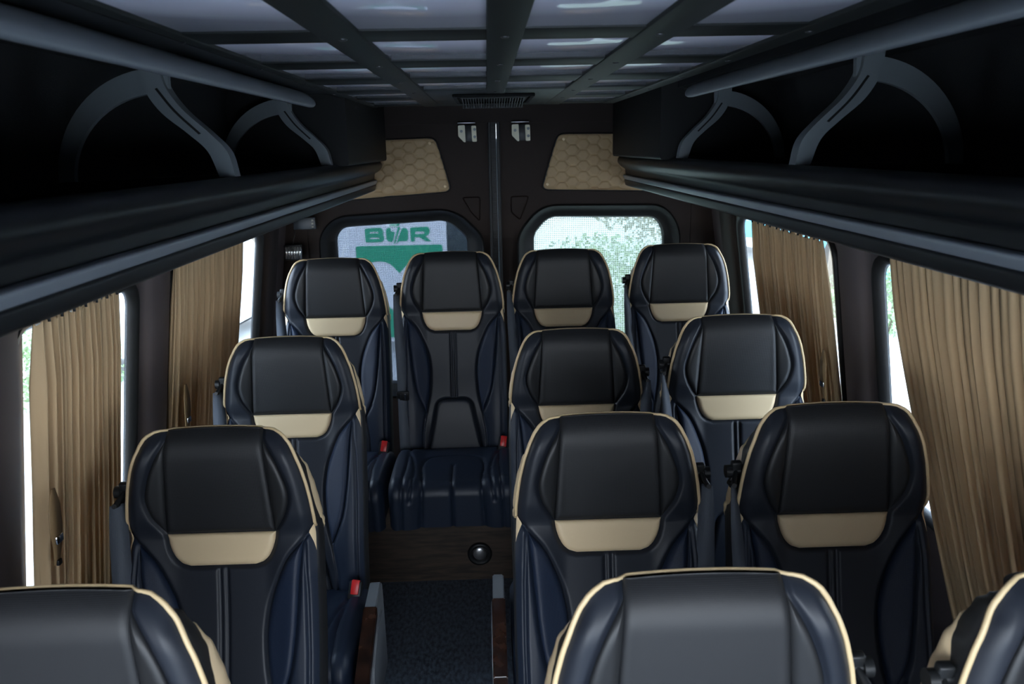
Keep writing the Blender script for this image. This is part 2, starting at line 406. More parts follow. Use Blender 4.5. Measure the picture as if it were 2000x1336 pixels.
# ------------------------------------------------------------------ luggage racks
def rack(side):
    M = lambda x: CX+side*(x-CX)          # shapes are drawn for the +x side
    r = empty('luggage_rack', (M(.64), 0, 1.67))
    inv = Vector((-M(.64), 0, -1.67))
    def put(o): o.parent = r; o.matrix_parent_inverse = Matrix.Translation(inv); return o
    P = lambda pts: [(M(x), z) for x, z in pts]
    y0, y1 = -.1, 4.20
    shelf = rpoly([(.66, 1.785), (.635, 1.800), (.612, 1.790), (.604, 1.765), (.625, 1.742), (.645, 1.732), (.650, 1.700), (.650, 1.690), (1.085, 1.640), (1.07, 1.765)], [.02, .008, .012, .015, .012, .008, .004, .004, .002, .002], 4)
    put(prism_y('shelf', P(shelf), y0, y1, satin))
    put(prism_y('edge_strip', P(rpoly([(.632, 1.700), (.650, 1.704), (.656, 1.682), (.638, 1.678)], .006, 4)), y0, y1-.02, silver))
    put(prism_y('lower_lip', P(rpoly([(.638, 1.678), (.656, 1.682), (.690, 1.660), (1.10, 1.60), (1.10, 1.585), (.664, 1.642), (.645, 1.650)], .006, 3)), y0, y1-.02, blackp))
    put(prism_y('liner', P([(1.05, 1.75), (1.065, 1.75), (1.03, 2.084), (.60, 2.084), (.60, 2.078), (1.0, 2.060)]), y0, y1, fabric_k))
    ys = np.linspace(y0, 2.62, 30).tolist()+[2.65, 2.68, 2.71, 2.73, 2.74]
    rr = [1.0]*30+[.95, .85, .65, .4, .08]
    V = []; Fc = []; n = 18; rx, rz = (.600, 2.010) if side > 0 else (.632, 2.001)
    for y, s in zip(ys, rr):
        for k in range(n):
            a = 2*math.pi*k/n; V.append((M(rx+math.cos(a)*.016*s+.010*math.sin(a)*s), y, rz+math.sin(a)*.023*s))
    for i in range(len(ys)-1):
        for k in range(n): Fc.append((i*n+k, i*n+(k+1) % n, (i+1)*n+(k+1) % n, (i+1)*n+k))
    Fc.append(tuple(range(n))); Fc.append(tuple((len(ys)-1)*n+k for k in range(n)))
    put(new_obj('upper_rail', V, Fc, silver))
    put(box('rail_backing', (min(M(.585), M(.66)), y0, 2.028), (max(M(.585), M(.66)), 2.80, 2.085), blackp))
    for yb in (.72, 1.85, 2.98):
        si = catmull([(.770, 2.080), (.768, 2.030), (.760, 1.988), (.728, 1.940), (.676, 1.890), (.642, 1.850), (.630, 1.798)], 6)
        so = catmull([(.814, 2.080), (.812, 2.030), (.804, 1.983), (.774, 1.935), (.722, 1.890), (.684, 1.852), (.664, 1.798)], 6)
        b = put(prism_y('bracket', P(si+so[::-1]), yb-.020, yb+.020, bracket_m))
        th = np.linspace(-.08, math.pi/2, 22)
        ai = [(.775+.207*math.sin(a), 1.785+.190*math.cos(a)) for a in th]; ao = [(.775+.241*math.sin(a), 1.785+.242*math.cos(a)) for a in th]
        q = prism_y('arch', P(ai+ao[::-1]), yb-.006, yb+.010, bracket_m, b)
        q2 = prism_y('foot_bar', P(rpoly([(.655, 1.803), (1.04, 1.792), (1.04, 1.765), (.655, 1.770)], .004, 2)), yb-.012, yb+.012, satin, b)
        gi = catmull([(.776, 1.985), (.742, 1.938), (.694, 1.890)], 5); go = catmull([(.781, 1.983), (.747, 1.936), (.699, 1.888)], 5)
        q3 = prism_y('slot', P(gi+go[::-1]), yb-.0215, yb-.018, rubber, b)
    put(prism_y('end_box', P(rpoly([(.585, 1.792), (1.01, 1.792), (1.01, 2.075), (.585, 2.075)], .012, 3)), 3.06, 4.22, fabric_k if side > 5 else mat('end_box_vinyl', (.012, .012, .012), .6, spec=.2)))
    return r
tag(rack(-1), 'long black luggage rack above the single seats with two grey curved brackets', 'luggage rack', 'overhead luggage racks')
tag(rack(1), 'long black luggage rack above the double seats with two grey curved brackets', 'luggage rack', 'overhead luggage racks')

# ------------------------------------------------------------------ seat
TILT = math.radians(12); ct, st = math.cos(TILT), math.sin(TILT)
def L(u, v, f): return (u, v*st-f*ct, v*ct+f*st)
WV = [-.08, 0, .3, .5, .57, .597, .63, .67, .708, .75, .785, .81, .826, .836, .841, .844]
WW = [.222, .226, .229, .228, .224, .2225, .221, .216, .2095, .199, .186, .174, .163, .152, .143, .130]
def wid(v): return np.interp(v, WV, WW)
VT = .844
def smooth_f(u, v):
    w = wid(v); s = np.abs(u)/w
    f = .020*np.exp(-((v-.16)/.16)**2)+.24*np.clip(v-.58, 0, 1)-.10*np.clip(v-.58, 0, 1)**2+.004*sstep(.50, .58, v)
    f = f-.036*np.clip((v-.77)/.074, 0, 1)**2.6
    f = f+.024*sstep(.10, .185, np.abs(u))*sstep(.60, .48, v)
    f = f+.010*sstep(.10, .17, np.abs(u))*sstep(.58, .64, v)*sstep(.83, .76, v)
    f = f-.022*np.clip((s-.86)/.14, 0, 1)**2.2*sstep(.842, .795, v)
    return f
def mir(pts): return [(-a, b) for a, b in pts][::-1]
def hw_acc(v): return np.interp(v, [.511, .513, .520, .532, .55, .57, .592], [.078, .090, .101, .112, .121, .127, .130])
arc_out = catmull([(.113, .824), (.140, .775), (.160, .725), (.169, .682), (.160, .642), (.145, .615), (.130, .5935)], 5)
pan = [(-.130, .594)]+[(.130, .594), (.1125, .8600), (-.1125, .8600)]
acc = [(hw_acc(v), v) for v in np.linspace(.592, .511, 14)]; acc = acc+[(-a, b) for a, b in acc[::-1]]
wingR = [(.113, .826)]+arc_out+[(.130, .594)]
lens_in = catmull([(.196, .568), (.155, .520), (.122, .445), (.108, .390), (.102, .330), (.107, .245), (.123, .157)], 6)
lens_out = catmull([(.196, .568), (.188, .49), (.182, .42), (.173, .33), (.158, .245), (.123, .157)], 6)
lensR = [tuple(p) for p in lens_in]+[tuple(p) for p in lens_out[::-1]][1:-1]
pad = [tuple(p) for p in rpoly([(-.126, -.06), (.126, -.06), (.072, .213), (-.072, .213)], [.005, .005, .035, .035], 8)]
regions = {'pan': pan, 'acc': acc, 'wr': [tuple(p) for p in wingR], 'lr': lensR, 'pad': pad}
regions['wl'] = mir(regions['wr']); regions['ll'] = mir(lensR)
lines = [[(.008, .506), (.008, .225)], [(-.008, .506), (-.008, .225)]]
for sg in (1, -1):
    lines += [[(sg*.222, .602), (sg*.207, .583), (sg*.196, .568)], [(sg*.123, .157), (sg*.138, .06), (sg*.140, -.06)],
              [(sg*.200, .560), (sg*.206, .45), (sg*.208, .3), (sg*.206, .1), (sg*.206, -.06)],
              [(sg*.123, .157), (sg*.150, .205)]]
def base_f(U, V):
    f = smooth_f(U, V)
    d_in = np.zeros(U.shape); g = np.full(U.shape, 9.); ins = np.zeros(U.shape, bool)
    for p in regions.values():
        d = dist_poly(U, V, p, True); i = inside(U, V, p); ins |= i; g = np.minimum(g, d)
    h = np.where(ins, -.010-.006*sstep(0, .006, g), -.010*np.exp(-(g/.0058)**2))
    for ln in lines:
        d = dist_poly(U, V, ln); h = np.minimum(h, np.where(ins, h, -.008*np.exp(-(d/.0045)**2)))
    return f+h
def seat_parts(root):
    # front cover
    vr = np.concatenate([np.linspace(-.07, .79, 250), np.linspace(.793, .836, 18), [.839, .8415, .844]])
    ncol = 149; s = np.sign(np.linspace(-1, 1, ncol))*np.abs(np.linspace(-1, 1, ncol))**.9
    V0 = np.repeat(vr[:, None], ncol, 1); U0 = wid(V0)*s[None, :]
    Vc = V0+.006*(1-(U0/.13)**2).clip(0)*sstep(.78, .844, V0)
    Fh = base_f(U0, V0)
    pts = [L(u, v, f) for u, v, f in zip(U0.ravel(), Vc.ravel(), Fh.ravel())]
    fa = grid_faces(len(vr), ncol); Uf, Vf = U0.ravel(), V0.ravel()
    sv = [-.08, .157, .245, .33, .39, .445, .52, .568, .583, .602]; su = [.140, .123, .107, .102, .108, .122, .155, .196, .207, .224]
    side = [f for f in fa if abs(np.mean(Uf[list(f)])) > np.interp(np.mean(Vf[list(f)]), sv, su) and np.mean(Vf[list(f)]) < .602]
    sset = set(side); new_obj('backrest', pts, [f for f in fa if f not in sset], yoke, root)
    for sg in (-1, 1):
        fs = [f for f in side if Uf[f[0]]*sg > 0]; ids = sorted({i for f in fs for i in f}); rm = {i: k for k, i in enumerate(ids)}
        new_obj('side_panel', [pts[i] for i in ids], [tuple(rm[i] for i in f) for f in fs], navy, root)
    # rim path (left side up, across the top, right side down)
    nr = len(vr); G = np.array(pts).reshape(nr, ncol, 3)
    rim = np.concatenate([G[:, 0], G[-1, 1:-1], G[::-1, -1]])
    vpar = np.concatenate([vr, np.full(ncol-2, VT), vr[::-1]])
    cen = np.stack([np.zeros(len(rim)), rim[:, 1], rim[:, 2]], 1)
    back = np.array([0, ct, -st])
    upd = np.array([0, st, ct])
    outw = np.zeros_like(rim)
    for i in range(len(rim)):
        t = rim[min(i+2, len(rim)-1)]-rim[max(i-2, 0)]; t /= np.linalg.norm(t); o = np.cross(t, back)
        outw[i] = -o if i < 0 else o
    if outw[10][0] > 0: outw = -outw
    T = np.interp(vpar, [-.07, .3, .6, .75, .844], [.115, .115, .105, .09, .06])
    lay = [(0, 0), (.06, .004), (.25, .004), (.5, .005), (.75, .003), (.92, -.006), (1, -.022)]
    V = []; nR = len(rim)
    topw = sstep(.05, .98, outw @ upd)
    for a, off in lay: V += (rim+back[None]*T[:, None]*a+outw*(off*(1-topw)-topw*.052*a**1.2)[:, None]).tolist()
    Fc = grid_faces(len(lay), nR)
    # back face: rows between left rim and right rim
    o0 = (len(lay)-1)*nR; ring_l = [o0+i for i in range(nr)]; ring_r = [o0+nR-1-i for i in range(nr)]
    for i in range(nr-1): Fc.append((ring_l[i], ring_l[i+1], ring_r[i+1], ring_r[i]))
    top = [o0+nr-1+k for k in range(ncol)]; Fc.append(tuple(top))
    Fc.append(tuple([0*nR]+[k*nR for k in range(1, len(lay))]+[k*nR+nR-1 for k in range(len(lay)-1, -1, -1)]))
    sharp(new_obj('back_shell', V, Fc, leather, root), 60)
    # cream insert at the rear edge of the shell
    for sg in (-1, 1):
        idx = [i for i in range(nR) if .56 <= vpar[i] <= .785 and rim[i, 0]*sg > 0]
        VV = []
        for i in idx:
            q = (vpar[i]-.56)/.225; a0 = 1.0-.75*math.sin(math.pi*q)**.8
            for k in range(6):
                a = a0+(1.0-a0)*k/5; off = np.interp(a, [x[0] for x in lay], [x[1] for x in lay])
                VV.append(rim[i]+back*T[i]*a+outw[i]*(off*(1-topw[i])-topw[i]*.052*a**1.2+.004*abs(math.sin(math.pi*k/5))**.5+.0005))
        o = new_obj('shell_insert', VV, grid_faces(len(idx), 6), cream, root); o['label'] = 'cream side insert'
    # piping
    k0 = next(i for i in range(nR) if vpar[i] > .598); sel = list(range(k0, nR-k0))
    path = [rim[i]+outw[i]*.002-back*.002 for i in sel]
    path = path[:200:3]+path[200:-200:4]+path[-200::3] if len(path) > 500 else path[::3]
    o = new_obj('piping', *tube_data(path, [.0028+.0014*float(sstep(.11, .17, abs(p[0]))) for p in path], 8), piping_m, root); o['label'] = 'cream piping'
    # raised panels sewn on the cover
    def patch(name, poly, puff, m, nu=40, nv=48, label=None):
        P = np.array(poly); v0, v1 = P[:, 1].min(), min(P[:, 1].max(), .8455); dv = (v1-v0)*1e-3
        vv = v0+dv+(v1-v0-2*dv)*(.5-.5*np.cos(np.linspace(0, math.pi, nv)))
        U = np.zeros((nv, nu)); V = np.repeat(vv[:, None], nu, 1); n = len(P)
        ss = .5-.5*np.cos(np.linspace(0, math.pi, nu))
        for i, v in enumerate(vv):
            xs = []
            for k in range(n):
                a, b = P[k], P[(k+1) % n]
                if (a[1]-v)*(b[1]-v) <= 0 and a[1] != b[1]: xs.append(a[0]+(b[0]-a[0])*(v-a[1])/(b[1]-a[1]))
            U[i] = min(xs)+(max(xs)-min(xs))*ss
        d = dist_poly(U, V, poly, True)
        f = smooth_f(U, np.minimum(V, .844))-.0102+(puff+.0102)*np.sqrt(np.clip(1-(1-np.clip(d/.015, 0, 1))**2, 0, 1))
        Vc = V+.006*(1-(U/.13)**2).clip(0)*sstep(.78, .844, V)
        o = new_obj(name, [L(a, b, c) for a, b, c in zip(U.ravel(), Vc.ravel(), f.ravel())], grid_faces(nv, nu), m, root)
        if label: o['label'] = label
        return o
    patch('headrest_panel', regions['pan'], .001, perfb, 60, 60)
    for k in ('wr', 'wl'): patch('headrest_wing', regions[k], .000, leather, 24, 60)
    patch('accent_strip', regions['acc'], .003, cream, 60, 30, label='cream leather strip')
    for k in ('lr', 'll'): patch('side_bolster', regions[k], .004, perf, 30, 90)
    patch('lumbar_pad', regions['pad'], .004, yoke, 50, 60)
    for sg in (1, -1):    # cream gore where the piping ends
        tri = [(sg*.2215, .606), (sg*.2225, .600), (sg*.2275, .548), (sg*.2262, .540), (sg*.222, .560), (sg*.209, .586)]
        P = np.array(tri); vv = np.linspace(.541, .605, 14); VV = []
        for v in vv:
            uo = float(wid(v)); ui = float(np.interp(v, [.540, .560, .587, .606], [.2258, .2205, .2095, .2212]))
            for k in range(5):
                u = ui+(uo-ui)*k/4; VV.append(L(sg*u, v, float(smooth_f(np.array(u), np.array(v)))+.0005+.002*math.sin(math.pi*k/4)))
        o = new_obj('shoulder_gore', VV, grid_faces(14, 5, flip=sg < 0), cream, root); o['label'] = 'small cream gore'
    # cushion: swept profile, back to front
    q = np.linspace(0, .62, 110); nu = 91; uu = np.linspace(-1, 1, nu)
    def prof(t):
        if t < .40: return (-t, .012*math.sin(t/.40*math.pi)-.0+.02*t/.4)
        if t < .40+.085:
            a = (t-.40)/.085*math.pi/2*.95; return (-.40-.054*math.sin(a), .02-.054*(1-math.cos(a)))
        a = math.pi/2*.95; e = t-.485; return (-.40-.054*math.sin(a)+.12*e, .02-.054*(1-math.cos(a))-e)
    Q = np.repeat(q[:, None], nu, 1); U = np.repeat(uu[None] * .2445, len(q), 0)
    h = np.zeros(Q.shape)
    ls = [[(0, .26), (0, .62)], [(-.19, .02), (-.185, .3), (-.20, .62)], [(.19, .02), (.185, .3), (.20, .62)],
          [tuple(p) for p in catmull([(-.125, .62), (-.115, .42), (-.125, .28), (-.10, .17), (0, .15), (.10, .17), (.125, .28), (.115, .42), (.125, .62)], 6)],
          [tuple(p) for p in catmull([(-.165, .50), (-.150, .36), (-.165, .22), (-.185, .14)], 6)], [tuple(p) for p in catmull([(.165, .50), (.150, .36), (.165, .22), (.185, .14)], 6)]]
    for ln in ls: h = np.minimum(h, -.008*np.exp(-(dist_poly(U, Q, ln)/.006)**2))
    h += .016*sstep(.11, .17, np.abs(U))*sstep(.0, .12, Q)-.03*np.clip((np.abs(U)/.2445-.90)/.10, 0, 1)**2
    V = []
    for i, t in enumerate(q):
        y, z = prof(t); y2, z2 = prof(t+.002); ty, tz = y2-y, z2-z; l_ = math.hypot(ty, tz); ny, nz = -tz/l_*-1, -ty/l_*1
        ny, nz = tz/l_, -ty/l_
        for j in range(nu): V.append((U[i, j], y+ny*h[i, j]-.0, z+nz*h[i, j]))
    Fc = grid_faces(len(q), nu, flip=True)
    o0 = len(V); zb = -.125
    for j in (0, nu-1):
        st_ = len(V)
        for i in range(len(q)):
            x, y, z = V[i*nu+j]; V.append((x, max(y, -.43), min(z, zb) if z < zb else zb))
        for i in range(len(q)-1):
            f = (i*nu+j, (i+1)*nu+j, st_+i+1, st_+i); Fc.append(f)
    cush = new_obj('cushion', V, Fc, navy, root); sharp(cush, 70)
    box('seat_base', (-.215, -.11, -.30), (.215, .03, -.09), blackp, root, .01)
# belt, buckle, side console: drawn for the +u side, sd = +1 or -1
def belt_parts(root, sd, console):
    bm = bmesh.new()
    cyl(bm, L(sd*.190, .700, .0), L(sd*.244, .698, .0), .0085, n=14)
    cyl(bm, L(sd*.236, .698, .0), L(sd*.250, .698, .0), .015, n=16)
    for dz in (-.018, .018):
        cyl(bm, L(sd*.226, .698+dz*.2, .0), L(sd*.240, .670, .012+dz), .006, n=10)
    cyl(bm, L(sd*.240, .670, -.006), L(sd*.240, .670, .034), .006, n=10)
    b2 = bmesh.new()
    bx(bm, (-.012, -.008, -.035), (.012, .008, .035), .004, Matrix.Translation(L(sd*.226, .690, -.006)) @ Matrix.Rotation(TILT, 4, 'X'))
    sharp(bm_obj('belt_guide', bm, blackp, root), 50)
    path = catmull([(.238, .672, .018), (.235, .60, .022), (.230, .50, .026), (.224, .38, .032), (.219, .24, .040), (.217, .10, .045), (.215, -.01, .040), (.213, -.08, .02)], 8)
    n = len(path); V = []
    for i, (u, v, f) in enumerate(path):
        t = i/(n-1); a = math.radians(np.interp(t, [0, .25, .6, 1], [62, 35, 12, 20])); hw = .0225
        for k in (-1, 1):
            for e in (-1, 1): V.append(L(sd*(u+k*hw*math.cos(a)), v, f-k*hw*math.sin(a)*-1+e*.0008))
    Fc = []
    for i in range(n-1):
        a = i*4; b = a+4
        Fc += [(a, a+2, b+2, b), (a+1, b+1, b+3, a+3), (a, b, b+1, a+1), (a+2, a+3, b+3, b+2)]
    Fc += [(0, 1, 3, 2), (n*4-4, n*4-2, n*4-1, n*4-3)]
    new_obj('belt_webbing', V, Fc, webm, root)
    tg = box('belt_tongue', (-.027, -.005, -.024), (.027, .008, .020), blackp, root, .004, Matrix.Translation(L(sd*.219, .235, .046)) @ Matrix.Rotation(TILT, 4, 'X'))
    bm = bmesh.new()
    for k in (-1, 1): bx(bm, (k*.010-.003, -.009, -.018), (k*.010+.003, -.003, .012), .001, Matrix.Translation(L(sd*.219, .235, .046)) @ Matrix.Rotation(TILT, 4, 'X'))
    bm_obj('metal_pin', bm, chrome, tg)
    Mb = Matrix.Translation((-sd*.207, -.085, .040)) @ Matrix.Rotation(math.radians(-24), 4, 'X') @ Matrix.Rotation(math.radians(-sd*8), 4, 'Y')
    bk = box('buckle', (-.021, -.016, -.06), (.021, .016, .030), blackp, root, .005, Mb)
    o = box('release_button', (-.013, -.0195, -.012), (.013, -.004, .034), redm, bk, .003, Mb); o['label'] = 'red buckle button'
    if console:
        x0 = -sd*.283
        def prism_x(name, prof, x0, x1, m, par):
            bm = bmesh.new(); n = len(prof)
            a = [bm.verts.new((x0, p[0], p[1])) for p in prof]; b = [bm.verts.new((x1, p[0], p[1])) for p in prof]
            bm.faces.new(a); bm.faces.new(b[::-1])
            for i in range(n): bm.faces.new((a[i], b[i], b[(i+1) % n], a[(i+1) % n]))
            bmesh.ops.recalc_face_normals(bm, faces=bm.faces)
            bmesh.ops.bevel(bm, geom=[e for e in bm.edges if e.is_manifold and e.calc_face_angle(0) > .4], offset=.004, segments=2, affect='EDGES')
            return sharp(bm_obj(name, bm, m, par), 50)
        arm = prism_x('armrest', rpoly([(-.13, .10), (-.27, .085), (-.50, -.02), (-.50, -.20), (-.10, -.22), (-.115, .05)], [.02, .02, .03, .02, .02, .02], 4), x0-.018*1, x0+.018, greyp, root)
        top = prism_x('wood_inlay', rpoly([(-.262, .089), (-.505, -.020), (-.505, -.055), (-.262, .055)], .004, 2), x0-.0205, x0+.0205, burl, arm)
        top['label'] = 'dark burl wood inlay'
        prism_x('side_pocket', rpoly([(-.16, .03), (-.30, .03), (-.42, -.04), (-.40, -.15), (-.16, -.15)], .03, 4), x0+(-sd)*.012, x0+(-sd)*.024, greyp, arm)

protos = {}
def seat(name_key, loc, label, sd, console, rz=0, legs=True):
    key = (sd, console)
    if not protos:
        r = empty('passenger_chair'); seat_parts(r); protos['shared'] = r; base = r; fresh = True
    else:
        base = protos['shared']; fresh = False
    if key in protos: r = copy_tree(protos[key]) 
    else:
        if fresh: r = base; protos['bare'] = list(r.children)
        else:
            r = base.copy(); COL.objects.link(r)
            for ch in protos['bare']:
                c = ch.copy(); COL.objects.link(c); c.parent = r
        belt_parts(r, sd, console); protos[key] = r
        if legs:
            for k in (-1, 1):
                box('leg', (k*.17-.02, -.10, -loc[2]+.002), (k*.17+.02, -.02, -.29), blackp, r, .004)
            protos[key] = r
    r.location = loc; r.rotation_euler = (0, 0, rz)
    tag(r, label, 'seat', 'black and navy leather coach seats')
    return r
B = 'black leather seat '
ZC = .42
SEATS = [
 ('r1l', (-.69, .93, .405), B+'in front on the single-seat side, grey sheen on its headrest', -1, True),
 ('r1i', (.240, .89, .420), B+'in front beside the aisle, only its headrest in frame', 1, True),
 ('r1o', (.775, .81, .455), B+'cut off by the corner, nearest the widest tan curtain', -1, False),
 ('r2l', (-.715, 1.721, .375), B+'with the cab-side curtain beside it, second of the single seats', -1, True),
 ('r2i', (.222, 1.709, .385), B+'second from the cab beside the aisle, brightest cream strip', 1, True),
 ('r2o', (.735, 1.62, .424), B+'second from the cab, against the widest tan curtain', -1, False),
 ('r3l', (-.721, 2.506, .415), B+'ahead of the back row on the single-seat side', -1, True),
 ('r3i', (.234, 2.538, .410), B+'third from the cab beside the aisle, half hidden', 1, True),
 ('r3o', (.737, 2.391, .475), B+'third from the cab, beside the brown window pillar', -1, False),
 ('r4a', (-.731, 3.425, .554), B+'in the back row, below the small shiny corner lamp', -1, False),
 ('r4b', (-.218, 3.385, .576), B+'in the back row, its cushion open to the aisle', -1, False),
 ('r4c', (.272, 3.435, .57), B+'in the back row, third from the corner lamp', -1, False),
 ('r4d', (.785, 3.425, .582), B+'in the back row, fourth from the corner lamp', -1, False),
]
for s_ in SEATS: seat(*s_)

# ------------------------------------------------------------------ curtains
def curtain(side, ytop, ybot, z0, z1, label, pleats, tie, seedv, dx=.02):
    mp = wmapL if side < 0 else wmapR
    ny, nz = 220, 60; r = np.random.default_rng(seedv); ph = r.uniform(0, 6.28, 8); am = r.uniform(.5, 1, 8)
    root = empty('curtain', mp((ytop[0]+ytop[1])/2, z0, -.03)); inv = Matrix.Translation(-root.location)
    def put(o): o.parent = root; o.matrix_parent_inverse = inv; return o
    V = []
    for i in range(nz):
        t = i/(nz-1); z = z1+(z0-z1)*t; a = ytop[0]+(ybot[0]-ytop[0])*t**1.3; b = ytop[1]+(ybot[1]-ytop[1])*t**1.3
        A = .013*(.45+.55*min(1, t*6)); 
        for j in range(ny):
            s = j/(ny-1); w = pleats*2*math.pi*s
            warp = w+.9*math.sin(w*.23+ph[0])+.5*math.sin(2.0*t+ph[1]+w*.11)
            d = A*(math.sin(warp)+.45*am[0]*math.sin(1.73*warp+ph[2])+.14*math.sin(3.1*warp+ph[3]+t))
            y = a+(b-a)*s+.004*math.sin(warp*2+ph[4]); zz = z+(.008*math.sin(w*1.5+ph[5]) if i == 0 else 0)
            V.append(mp(y, zz, -(dx+.018)+d))
    o = put(new_obj('cloth', V, grid_faces(nz, ny), curtain_m))
    md = o.modifiers.new('thickness', 'SOLIDIFY'); md.thickness = .0012
    rod = put(tube('rod', [mp(y, z1+.004, -(dx+.018)) for y in np.linspace(ytop[0]-.03, ytop[1]+.03, 4)], .005, blackp))
    n = max(4, pleats//2)
    for k in range(n):
        y = ytop[0]+(ytop[1]-ytop[0])*(k+.5)/n; c = mp(y, z1+.012, -(dx+.03))
        put(box('hook', (c[0]-.003, c[1]-.006, c[2]-.016), (c[0]+.003, c[1]-.002, c[2]+.010), blackp, None, .001))
    if tie:
        y, z = tie; sgn = 1 if side < 0 else -1
        V = []
        P = [(0, .10, 0), (-.012, .06, .010), (-.016, .01, .016), (-.006, -.04, .014), (.004, -.09, .008)]
        W_ = [.008, .024, .026, .018, .010]
        P = catmull(P, 5); W_ = np.interp(np.linspace(0, 4, len(P)), range(5), W_)
        for p, w in zip(P, W_):
            for k in (-1, 1):
                for e in (0, .003): V.append(mp(y+p[0]+k*w, z+p[1], -(dx+.044)-p[2]-e))
        Fc = []
        for i in range(len(P)-1):
            a = i*4; b = a+4; Fc += [(a, a+2, b+2, b), (a+1, b+1, b+3, a+3), (a, b, b+1, a+1), (a+2, a+3, b+3, b+2)]
        tb = put(new_obj('tieback', V, Fc+[(0, 1, 3, 2)], tan))
        c = mp(y-.008, z-.02, -(dx+.064))
        box('buckle', (c[0]-.004, c[1]-.015, c[2]-.010), (c[0]+.004, c[1]+.015, c[2]+.010), chrome, tb, .003)
        c = mp(y+.004, z-.085, -(dx+.058))
        box('end_clip', (c[0]-.004, c[1]-.008, c[2]-.008), (c[0]+.004, c[1]+.008, c[2]+.006), blackp, tb, .002)
    return tag(root, label, 'curtain', 'tan pleated window curtains')
curtain(-1, (1.79, 2.19), (1.80, 2.22), .62, 1.495, 'tan pleated curtain drawn together on the single-seat side, nearest the cab', 15, (1.795, 1.00), 3)
curtain(-1, (2.60, 3.34), (2.60, 3.30), .62, 1.515, 'tan pleated curtain on the single-seat side, behind the second single seat', 18, (2.655, 1.00), 5)
curtain(1, (2.72, 3.46), (2.65, 3.36), .62, 1.525, 'tan pleated curtain next to the blue-and-white view, tied with a chrome buckle', 21, (2.70, 1.05), 7)
curtain(1, (1.20, 2.24), (1.15, 1.93), .50, 1.540, 'widest tan pleated curtain, sweeping diagonally beside the nearest double seats', 27, None, 9)

# ------------------------------------------------------------------ rear door fittings
def quilt(poly, label):
    root = empty('quilted_panel', (np.mean([p[0] for p in poly]), YR, np.mean([p[1] for p in poly])))
    inv = Matrix.Translation(-root.location)
    lp = rpoly(poly, .035, 7); P = np.array(lp)
    nv, nu = 130, 170; v0, v1 = P[:, 1].min()+1e-4, P[:, 1].max()-1e-4
    vv = np.linspace(v0, v1, nv); U = np.zeros((nv, nu)); V = np.repeat(vv[:, None], nu, 1)
    for i, v in enumerate(vv):
        xs = []
        for k in range(len(P)):
            a, b = P[k], P[(k+1) % len(P)]
            if (a[1]-v)*(b[1]-v) <= 0 and a[1] != b[1]: xs.append(a[0]+(b[0]-a[0])*(v-a[1])/(b[1]-a[1]))
        U[i] = np.linspace(min(xs), max(xs), nu)
    # stretched hexagons: distance to the nearest cell border
    sx, sy = .055, .0265; best = np.full((2,)+U.shape, 9.)
    for oy in (0, 1):
        gy = np.round((V/sy-oy)/2)*2+oy
        for dy in (-2, 0, 2):
            yy = gy+dy; gx = np.round((U/sx-(oy % 2)*.5*2/1)/2)*2+oy
            for dxx in (-2, 0, 2):
                xx = gx+dxx; d = np.hypot((U/sx-xx)*1.0, (V/sy-yy)*.60)
                b0 = best[0].copy(); best[0] = np.minimum(b0, d); best[1] = np.minimum(best[1], np.maximum(b0, d))
    edge = best[1]-best[0]
    dd = dist_poly(U, V, lp, True)
    h = .006*(1-(1-np.clip(dd/.012, 0, 1))**2)**.5+.0035*(1-np.exp(-(edge/.22)**2))
    o = new_obj('padding', [(a, YR-.001-c, b) for a, b, c in zip(U.ravel(), V.ravel(), h.ravel())], grid_faces(nv, nu), tan); o.parent = root; o.matrix_parent_inverse = inv
    rim = tube_data([(p[0], YR+.001, p[1]) for p in lp+[lp[0]]], .006, 8, cap=False)
    o = new_obj('rim', *rim, blackp); o.parent = root; o.matrix_parent_inverse = inv
    c = P.mean(0)
    for q in poly:
        qq = np.array(q); d = c-qq; qq = qq+np.sign(d)*np.array([.028, .025])
        bm = bmesh.new(); bmesh.ops.create_uvsphere(bm, u_segments=14, v_segments=8, radius=.008)
        for v in bm.verts: v.co = Vector((v.co.x+qq[0], v.co.y*.5+YR-.010, v.co.z+qq[1]))
        o = bm_obj('stud', bm, cream, None, True); o.parent = root; o.matrix_parent_inverse = inv
    tag(root, label, 'door panel', 'quilted tan pads on the rear doors')
quilt([(-.80, 1.60), (-.236, 1.635), (-.306, 1.898), (-.78, 1.888)], 'quilted tan pad on the rear door above the billboard window')
quilt([(.228, 1.634), (.82, 1.615), (.80, 1.900), (.312, 1.906)], 'quilted tan pad on the rear door above the pale dotted window')
def latch(x, label):
    r = empty('door_latch', (x, YR, 1.922))
    box('latch_body', (-.024, -.024, -.045), (.022, .006, .036), blackp, r, .003)
    for nm, prof, scr in (('strike_plate', [(-.056, .034), (-.022, .036), (-.020, -.047), (-.028, -.047), (-.056, -.018)], [(-.040, .006)]), ('fixing_plate', [(.010, .032), (.034, .032), (.036, -.046), (.013, -.046)], [(.026, .014), (.026, -.022)])):
        o = plate(nm, rpoly(prof, .006, 3), [], lambda a, b, d: (a, -.030+d, b), whitem, r, thick=.008)
        for sx_, sz_ in scr:
            bm = bmesh.new(); cyl(bm, (sx_, -.034, sz_), (sx_, -.028, sz_), .007, n=14); bm_obj('screw', bm, mat('steel_screw', (.12, .13, .13), .4, .8), o)
    box('top_plate', (-.058, -.038, .044), (.030, .004, .049), mat('dull_steel', (.35, .35, .36), .3, .9), r, .001)
    tag(r, label, 'door latch', 'metal latches at the top of the rear doors')
latch(-.133, 'pale metal latch above the rear doors, on the billboard side of the seal')
latch(.135, 'pale metal latch above the rear doors, on the dotted-window side of the seal')
